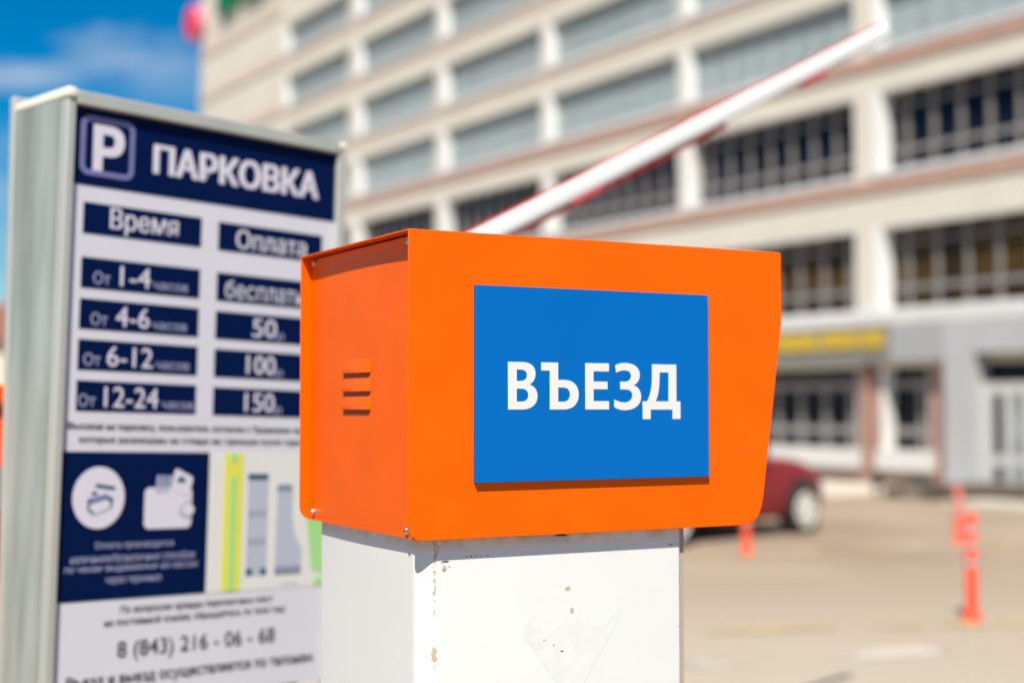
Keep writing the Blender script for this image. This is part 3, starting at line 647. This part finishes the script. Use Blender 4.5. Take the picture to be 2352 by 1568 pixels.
for x, a in ((0.231, 4), (0.243, 10), (0.256, 16)): outline_mesh('banknote_icon', [rot_rect(x, -0.797, 0.008, 0.040, -a)], 0.0008, M_TXT_L, board, fr(0.0020))
outline_mesh('banknote_icon', [rrect(0.0, 0.05, 0.0, 0.046, 0.006)], 0.0008, M_TXT_W, board, lambda a, b, c: (0.262 + a * 0.90 + b * 0.25, -0.0024 - c, ZT - 0.805 + b * 0.95 - a * 0.42))
outline_mesh('banknote_icon_mark', [arc(0.288, -0.793, 0.011, 0.013, 0, 180, 12)], 0.0008, M_TXT_T, board, fr(0.0031))
outline_mesh('wallet_clasp', [arc(0.3165, -0.853, 0.033, 0.021, 90, 270, 16)], 0.0008, M_MAPB, board, fr(0.0026))
outline_mesh('wallet_clasp', [rrect(0.295, 0.322, -0.864, -0.842, 0.0105)], 0.0008, M_TXT_W, board, fr(0.0034))
text('lettering', 'Оплата производится', 0.086, 0.274, 0.9165, 0.9350, M_TXT_L, -0.004)
text('lettering', 'наличными/безналичным способом', 0.0314, 0.3292, 0.9420, 0.9600, M_TXT_L, -0.004)
text('lettering', 'по чекам выдаваемым на кассах', 0.019, 0.3378, 0.9675, 0.9820, M_TXT_L, -0.004)
text('lettering', 'через терминал', 0.114, 0.246, 0.9925, 1.0090, M_TXT_L, -0.004)
# site map
printed('site_map', 0.3600, 0.690, 0.7280, 1.0395, M_MAPBG, 0.0008)
printed('map_road', 0.4000, 0.4505, 0.7285, 1.0390, M_MAPY, 0.0014)
for d0, d1 in ((0.7290, 0.751), (0.782, 0.905), (0.909, 1.0385)): printed('map_lane', 0.4175, 0.4325, d0, d1, M_MAPG, 0.0020)
printed('map_building', 0.4645, 0.5205, 0.776, 1.007, M_MAPB, 0.0014)
printed('map_label', 0.4645, 0.5195, 0.7746, 0.7886, M_TXT_T, 0.0020)
printed('map_label', 0.4655, 0.482, 0.991, 1.0065, M_TXT_T, 0.0020); printed('map_label', 0.5045, 0.521, 0.991, 1.0065, M_TXT_T, 0.0020)
for d in (0.858, 0.922):
    for x in (0.472, 0.489, 0.506): printed('map_label', x, x + 0.007, d, d + 0.016, M_MAPD, 0.0020)
outline_mesh('map_building', [path((0.545, -1.005), (0.619, -1.005), (0.619, -0.95), (0.603, -0.93, 0.592, -0.90, 0.589, -0.86), (0.588, -0.803), (0.585, -0.795, 0.548, -0.795, 0.545, -0.803))], 0.0006, M_MAPB, board, fr(0.0016))
printed('map_label', 0.545, 0.618, 0.990, 1.007, M_MAPD, 0.0026); printed('map_label', 0.5455, 0.588, 0.801, 0.815, M_MAPD, 0.0026)
outline_mesh('map_lawn', [[(0.612, -0.76), (0.688, -0.74), (0.688, -1.012), (0.652, -1.002), (0.632, -0.884)]], 0.0006, M_MAPG, board, fr(0.0016))
printed('map_lawn', 0.658, 0.688, 1.020, 1.0385, M_MAPG, 0.0016)
text('lettering', 'Паркинг', 0.566, 0.612, 1.026, 1.036, M_MAPB, 0)
text('lettering', 'По вопросам аренды парковочных мест', 0.1506, 0.5425, 1.0535, 1.0725, M_TXT_D, 0.006)
text('lettering', 'на постоянной основе, обращайтесь по телефону', 0.1141, 0.578, 1.0785, 1.0980, M_TXT_D, 0.006)
text('lettering', '8 (843) 216 - 06 - 68', 0.1465, 0.5505, 1.1285, 1.1725, M_TXT_D, 0.006)
text('lettering', 'Въезд и выезд осуществляется по талонам.', 0.032, 0.6664, 1.193, 1.2230, M_TXT_D, 0.014)

# ================================================================== entry column
YAW = 0.49704747
CB = Vector((-0.14845519, 2.05, 1.65401488)); W, HB, D = 0.676, 0.4463, 0.4442
ec = empty('entry_column', (CB.x, CB.y, 0), YAW, 'white entry column topped by an orange hood with a blue ВЪЕЗД plate', 'ticket column')
Z0 = CB.z
# hood: front sheet, back sheet, lid folded from one piece
prof = [(0.0, 0.0), (W - 0.004, 0.0), (W - 0.001, -0.001), (W, -0.004), (W, -0.105)]
prof += bez((W, -0.105), (W, -0.120), (W - 0.002, -0.13), (W - 0.004, -0.145), 5)
prof += [(0.6365, -0.395)]
prof += bez((0.6365, -0.395), (0.632, -0.428), (0.622, -HB), (0.592, -HB), 9)
prof += [(0.024, -HB)] + bez((0.024, -HB), (0.010, -HB), (0.0, -HB + 0.010), (0.0, -HB + 0.024), 8)
bm = bmesh.new(); pr = [(a, b + Z0) for a, b in prof]
prism(bm, pr, 0.0, 0.0025); hood = link('hood', bm, M_ORANGE, ec, bevel=0.0008)
bm = bmesh.new(); prism(bm, pr, D - 0.0025, D); link('back_sheet', bm, M_ORANGE, ec, bevel=0.0008)
bm = bmesh.new(); box(bm, 0.0, W - 0.003, 0.0026, D - 0.0026, Z0 - 0.0025, Z0 - 0.0001); link('lid', bm, M_ORANGE, ec, bevel=0.0006)
# side panel, slightly bowed, with three pressed louvres
INS = 0.0190
V0, V1 = 0.0030, D - 0.0030; ZB = Z0 - HB + 0.0005; ZTp = Z0 - 0.006
def bow(v, z):
    a = (v - V0) / (V1 - V0); b = (z - ZB) / (ZTp - ZB)
    return 0.0030 * math.sin(math.pi * max(0, min(1, a))) * (0.4 + 0.6 * math.sin(math.pi * max(0, min(1, b))))
bm = bmesh.new(); NV, NZ = 24, 24
grid = [[bm.verts.new((INS - bow(V0 + (V1 - V0) * i / NV, ZB + (ZTp - ZB) * j / NZ), V0 + (V1 - V0) * i / NV, ZB + (ZTp - ZB) * j / NZ)) for j in range(NZ + 1)] for i in range(NV + 1)]
for i in range(NV):
    for j in range(NZ): bm.faces.new((grid[i][j], grid[i + 1][j], grid[i + 1][j + 1], grid[i][j + 1]))
geo = bmesh.ops.extrude_face_region(bm, geom=bm.faces[:]); 
for e in geo['geom']:
    if isinstance(e, bmesh.types.BMVert): e.co.x += 0.002
sp_ = link('side_panel', bm, M_ORANGE, ec, smooth=30)
for zl in (-0.2023, -0.2313, -0.2598):
    bm = bmesh.new(); va, vb = 0.172, 0.2875; zt = Z0 + zl + 0.0215; zl_ = Z0 + zl; P = 0.0048
    xs = INS - bow((va + vb) / 2, zl_)
    def q(x, v, z): return bm.verts.new((x, v, z))
    # ramp from the sheet out to the lip, sloping closed ends
    t0, t1 = q(xs - .0002, va, zt), q(xs - .0002, vb, zt); l0, l1 = q(xs - P, va + .005, zl_), q(xs - P, vb - .005, zl_); b0, b1 = q(xs - .0002, va, zl_), q(xs - .0002, vb, zl_)
    r0, r1 = q(xs - P * .8, va + .006, zl_ + .009), q(xs - P * .8, vb - .006, zl_ + .009)
    for f in ((t0, t1, r1, r0), (r0, r1, l1, l0), (t0, r0, l0), (t0, l0, b0), (t1, l1, r1), (t1, b1, l1), (b0, l0, l1, b1)): bm.faces.new(f)
    link('louvre', bm, M_ORANGE, sp_, bevel=0.0006)
    bm = bmesh.new(); box(bm, xs - 0.0005, xs + 0.0004, va + 0.006, vb - 0.006, zl_ - 0.0065, zl_ - 0.0002); link('lip_shadow_strip', bm, M_LIP_SHADOW, sp_)  # brown strip paints a longer shadow under the louvre lip
# screws
def screw(v, dz):
    z = Z0 + dz; x = INS - bow(v, z)
    bm = bmesh.new(); lathe(bm, [(0.0060, -0.0002), (0.0060, -0.0016), (0.0052, -0.0018), (0.0052, -0.0044), (0.0046, -0.0056), (0.0026, -0.0060)], 20, (x, v, z), 'x'); s = link('screw', bm, M_STEEL, ec, smooth=45)
    bm = bmesh.new(); box(bm, x - 0.0063, x - 0.0059, v - 0.0022, v + 0.0022, z - 0.0006, z + 0.0006); box(bm, x - 0.0064, x - 0.0058, v - 0.0006, v + 0.0006, z - 0.0022, z + 0.0022); link('socket', bm, M_HOLE, s)
screw(0.0360, -0.0136); screw(0.4225, -0.0125); screw(0.4205, -0.4315); screw(0.0375, -0.4340)
# underside and the recessed right-hand face of the machine
bm = bmesh.new(); box(bm, INS + 0.003, 0.585, 0.004, D - 0.004, Z0 - HB + 0.002, Z0 - HB + 0.004); link('underside', bm, M_ORANGE, ec)
bm = bmesh.new(); prism(bm, [(0.60, Z0 - 0.004), (0.602, Z0 - 0.004), (0.587, Z0 - HB + 0.003), (0.585, Z0 - HB + 0.003)], 0.004, D - 0.004); link('front_face', bm, M_ORANGE, ec)
# blue plate
bm = bmesh.new(); T = 0.0085
box(bm, 0.1047, 0.5212, -T, -0.0065, Z0 - 0.3656, Z0 - 0.0772)
plate = link('sign_plate', bm, M_BLUE, ec, bevel=0.0006)
bm = bmesh.new(); box(bm, 0.1047 + .0003, 0.5212 - .0003, -0.0064, -0.0003, Z0 - 0.3653, Z0 - 0.0775); link('plate_backing', bm, M_BLUE, plate)
G = [
 [path((157.3, 70.3), (181, 70.3), (195.5, 70.3, 203.9, 64.2, 203.9, 53.4), (203.9, 45.6, 199.8, 39.6, 193.4, 37.2), (202.0, 35.0, 207.3, 28.6, 207.3, 19.8), (207.3, 7.6, 196.8, 0, 181.5, 0), (157.3, 0)),
  path((172, 59), (178, 59), (185.4, 59, 189.3, 56.2, 189.3, 50.8), (189.3, 45.4, 185, 42.2, 177.6, 42.2), (172, 42.2)),
  path((172, 30.7), (179.5, 30.7), (187.3, 30.7, 191.6, 27.2, 191.6, 21.2), (191.6, 15.0, 187.3, 11.7, 179.5, 11.7), (172, 11.7))],
 [path((214.2, 70.3), (242.4, 70.3), (243, 69.7), (243, 44.4), (254, 44.4), (269.6, 44.4, 278.9, 36, 278.9, 22.6), (278.9, 8.6, 268.8, 0, 252.5, 0), (228.9, 0), (228.3, 0.6), (228.3, 58), (214.2, 58), (213.6, 58.6), (213.6, 69.7)),
  path((243, 32.9), (251.5, 32.9), (259.2, 32.9, 263.5, 29, 263.5, 22.3), (263.5, 15.6, 259.2, 11.7, 251.5, 11.7), (243, 11.7))],
 [[(291.1, 70.3), (332.5, 70.3), (333.1, 69.7), (333.1, 58.5), (332.5, 57.9), (305.3, 57.9), (305.3, 42.4), (329.9, 42.4), (330.5, 41.8), (330.5, 31.3), (329.9, 30.7), (305.3, 30.7), (305.3, 12.6), (332.5, 12.6), (333.1, 12), (333.1, 0.6), (332.5, 0), (291.1, 0), (290.5, 0.6), (290.5, 69.7)]],
 [path((344.6, 67.6), (350.0, 70.2, 355.6, 71.5, 361.6, 71.5), (378.4, 71.5, 389.5, 65.0, 389.5, 53.8), (389.5, 46.2, 385.4, 40.0, 378.0, 37.3), (386.6, 34.8, 391.8, 28.4, 391.8, 19.8), (391.8, 7.0, 380.2, -1.2, 361.9, -1.2), (353.8, -1.2, 347.2, 0.6, 342.1, 3.9), (343, 15.2), (348.4, 12.2, 354.4, 10.8, 360.2, 10.8), (369.8, 10.8, 375.5, 14.8, 375.5, 21.2), (375.5, 27.4, 371.2, 30.6, 363.4, 30.6), (353.3, 30.6), (353.3, 42.6), (361.0, 42.6), (368.6, 42.6, 373.3, 46, 373.3, 51.4), (373.3, 56.8, 369.2, 59.9, 362.1, 59.9), (356.2, 59.9, 350.8, 58.6, 345.9, 56.2))],
 [path((412.9, 70.2), (457.6, 70.2), (458.2, 69.6), (458.2, 12.4), (465.2, 12.4), (465.8, 11.8), (465.8, -14.6), (465.2, -15.2), (451.1, -15.2), (450.5, -14.6), (450.5, -0.4), (409.4, -0.4), (409.4, -14.6), (408.8, -15.2), (395.2, -15.2), (394.6, -14.6), (394.6, 11.8), (395.2, 12.4), (402.9, 12.4), (408.6, 20.6, 411.7, 33.2, 412.1, 46.0), (412.3, 69.6)),
  path((426.6, 57.6), (443.2, 57.6), (443.2, 12.4), (418.8, 12.4), (423.4, 20.2, 425.6, 31.2, 426.2, 44.0))]]
for g in G:
    outline_mesh('letter', [[(a / 1000, b / 1000) for a, b in lp] for lp in g], 0.0003, M_WHITE_VINYL, plate, lambda a, b, c: (a, -T - 0.0003 - c, Z0 - 0.2592 + b))
# post
PU0, PU1, PV0, PV1 = 0.030, 0.4850, 0.020, 0.425
def post_outline(g=0.0):
    return (
        arc(PU0 + .030 + g, PV0 + .030 + g, .030, .030, 180, 270, 12) + arc(PU1 - .005 - g, PV0 + .005 + g, .005, .005, 270, 360, 6) +
        arc(PU1 - .012 - g, PV1 - .012 - g, .012, .012, 0, 90, 6) + arc(PU0 + .012 + g, PV1 - .012 - g, .012, .012, 90, 180, 8))
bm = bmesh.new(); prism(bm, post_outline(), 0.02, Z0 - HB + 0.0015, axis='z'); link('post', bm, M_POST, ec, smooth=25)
bm = bmesh.new(); box(bm, PU1 - 0.004, PU1 + 0.0100, PV0 + 0.006, PV0 + 0.06, 0.03, Z0 - HB + 0.001); link('edge_shade_strip', bm, M_EDGE_SHADE, ec)  # strip whose grey-brown colour paints the shade on the post's right edge
bm = bmesh.new(); prism(bm, rrect(PU0 - 0.03, PU1 + 0.03, PV0 - 0.03, PV1 + 0.03, 0.02), 0.0, 0.02, axis='z'); link('base_plate', bm, M_GALV, ec)
# torn sticker residue and paint chips on the post front
fpost = lambda t: (lambda a, b, c: (a, PV0 - t - c, Z0 + b))
def onfront(x, y):   # residue drawn in millimetres from the photo's proportions
    return (x, y)
res = [(0.195, -0.593), (0.207, -0.574), (0.218, -0.563), (0.224, -0.574), (0.236, -0.604), (0.240, -0.590), (0.247, -0.586), (0.253, -0.592), (0.262, -0.584), (0.268, -0.577), (0.275, -0.568), (0.281, -0.566), (0.292, -0.574), (0.304, -0.584), (0.322, -0.589), (0.341, -0.588), (0.352, -0.578), (0.362, -0.569), (0.370, -0.572), (0.366, -0.584), (0.348, -0.612), (0.322, -0.650), (0.300, -0.682), (0.285, -0.692), (0.262, -0.680), (0.240, -0.650), (0.214, -0.615)]
outline_mesh('sticker_residue', [res], 0.0002, M_RESID, ec, fpost(0.0002))
rc = random.Random(5)
def chip(cx, cz, w, h, m):
    n = 9; pts = [(cx + w / 2 * math.cos(2 * math.pi * i / n) * rc.uniform(.5, 1.2), cz + h / 2 * math.sin(2 * math.pi * i / n) * rc.uniform(.5, 1.2)) for i in range(n)]
    outline_mesh('paint_chip', [pts], 0.0002, m, ec, fpost(0.0005))
for c in ((0.276, -0.531, .010, .007), (0.283, -0.563, .009, .010), (0.2345, -0.6055, .007, .003), (0.251, -0.614, .005, .003), (0.265, -0.624, .006, .003), (0.068, -0.489, .008, .010), (0.076, -0.487, .004, .003)): chip(*c, M_CHIP)
for c in ((0.0685, -0.4795, .012, .003), (0.103, -0.4745, .002, .0025), (0.111, -0.4742, .003, .0025), (0.120, -0.4745, .002, .002), (0.128, -0.4748, .002, .002), (0.139, -0.4745, .002, .0025), (0.466, -0.4735, .008, .002), (0.478, -0.4725, .004, .002), (0.265, -0.450, .030, .004), (0.067, -0.492, .003, .004), (0.2655, -0.6245, .005, .0025)): chip(*c, M_CHIPD)
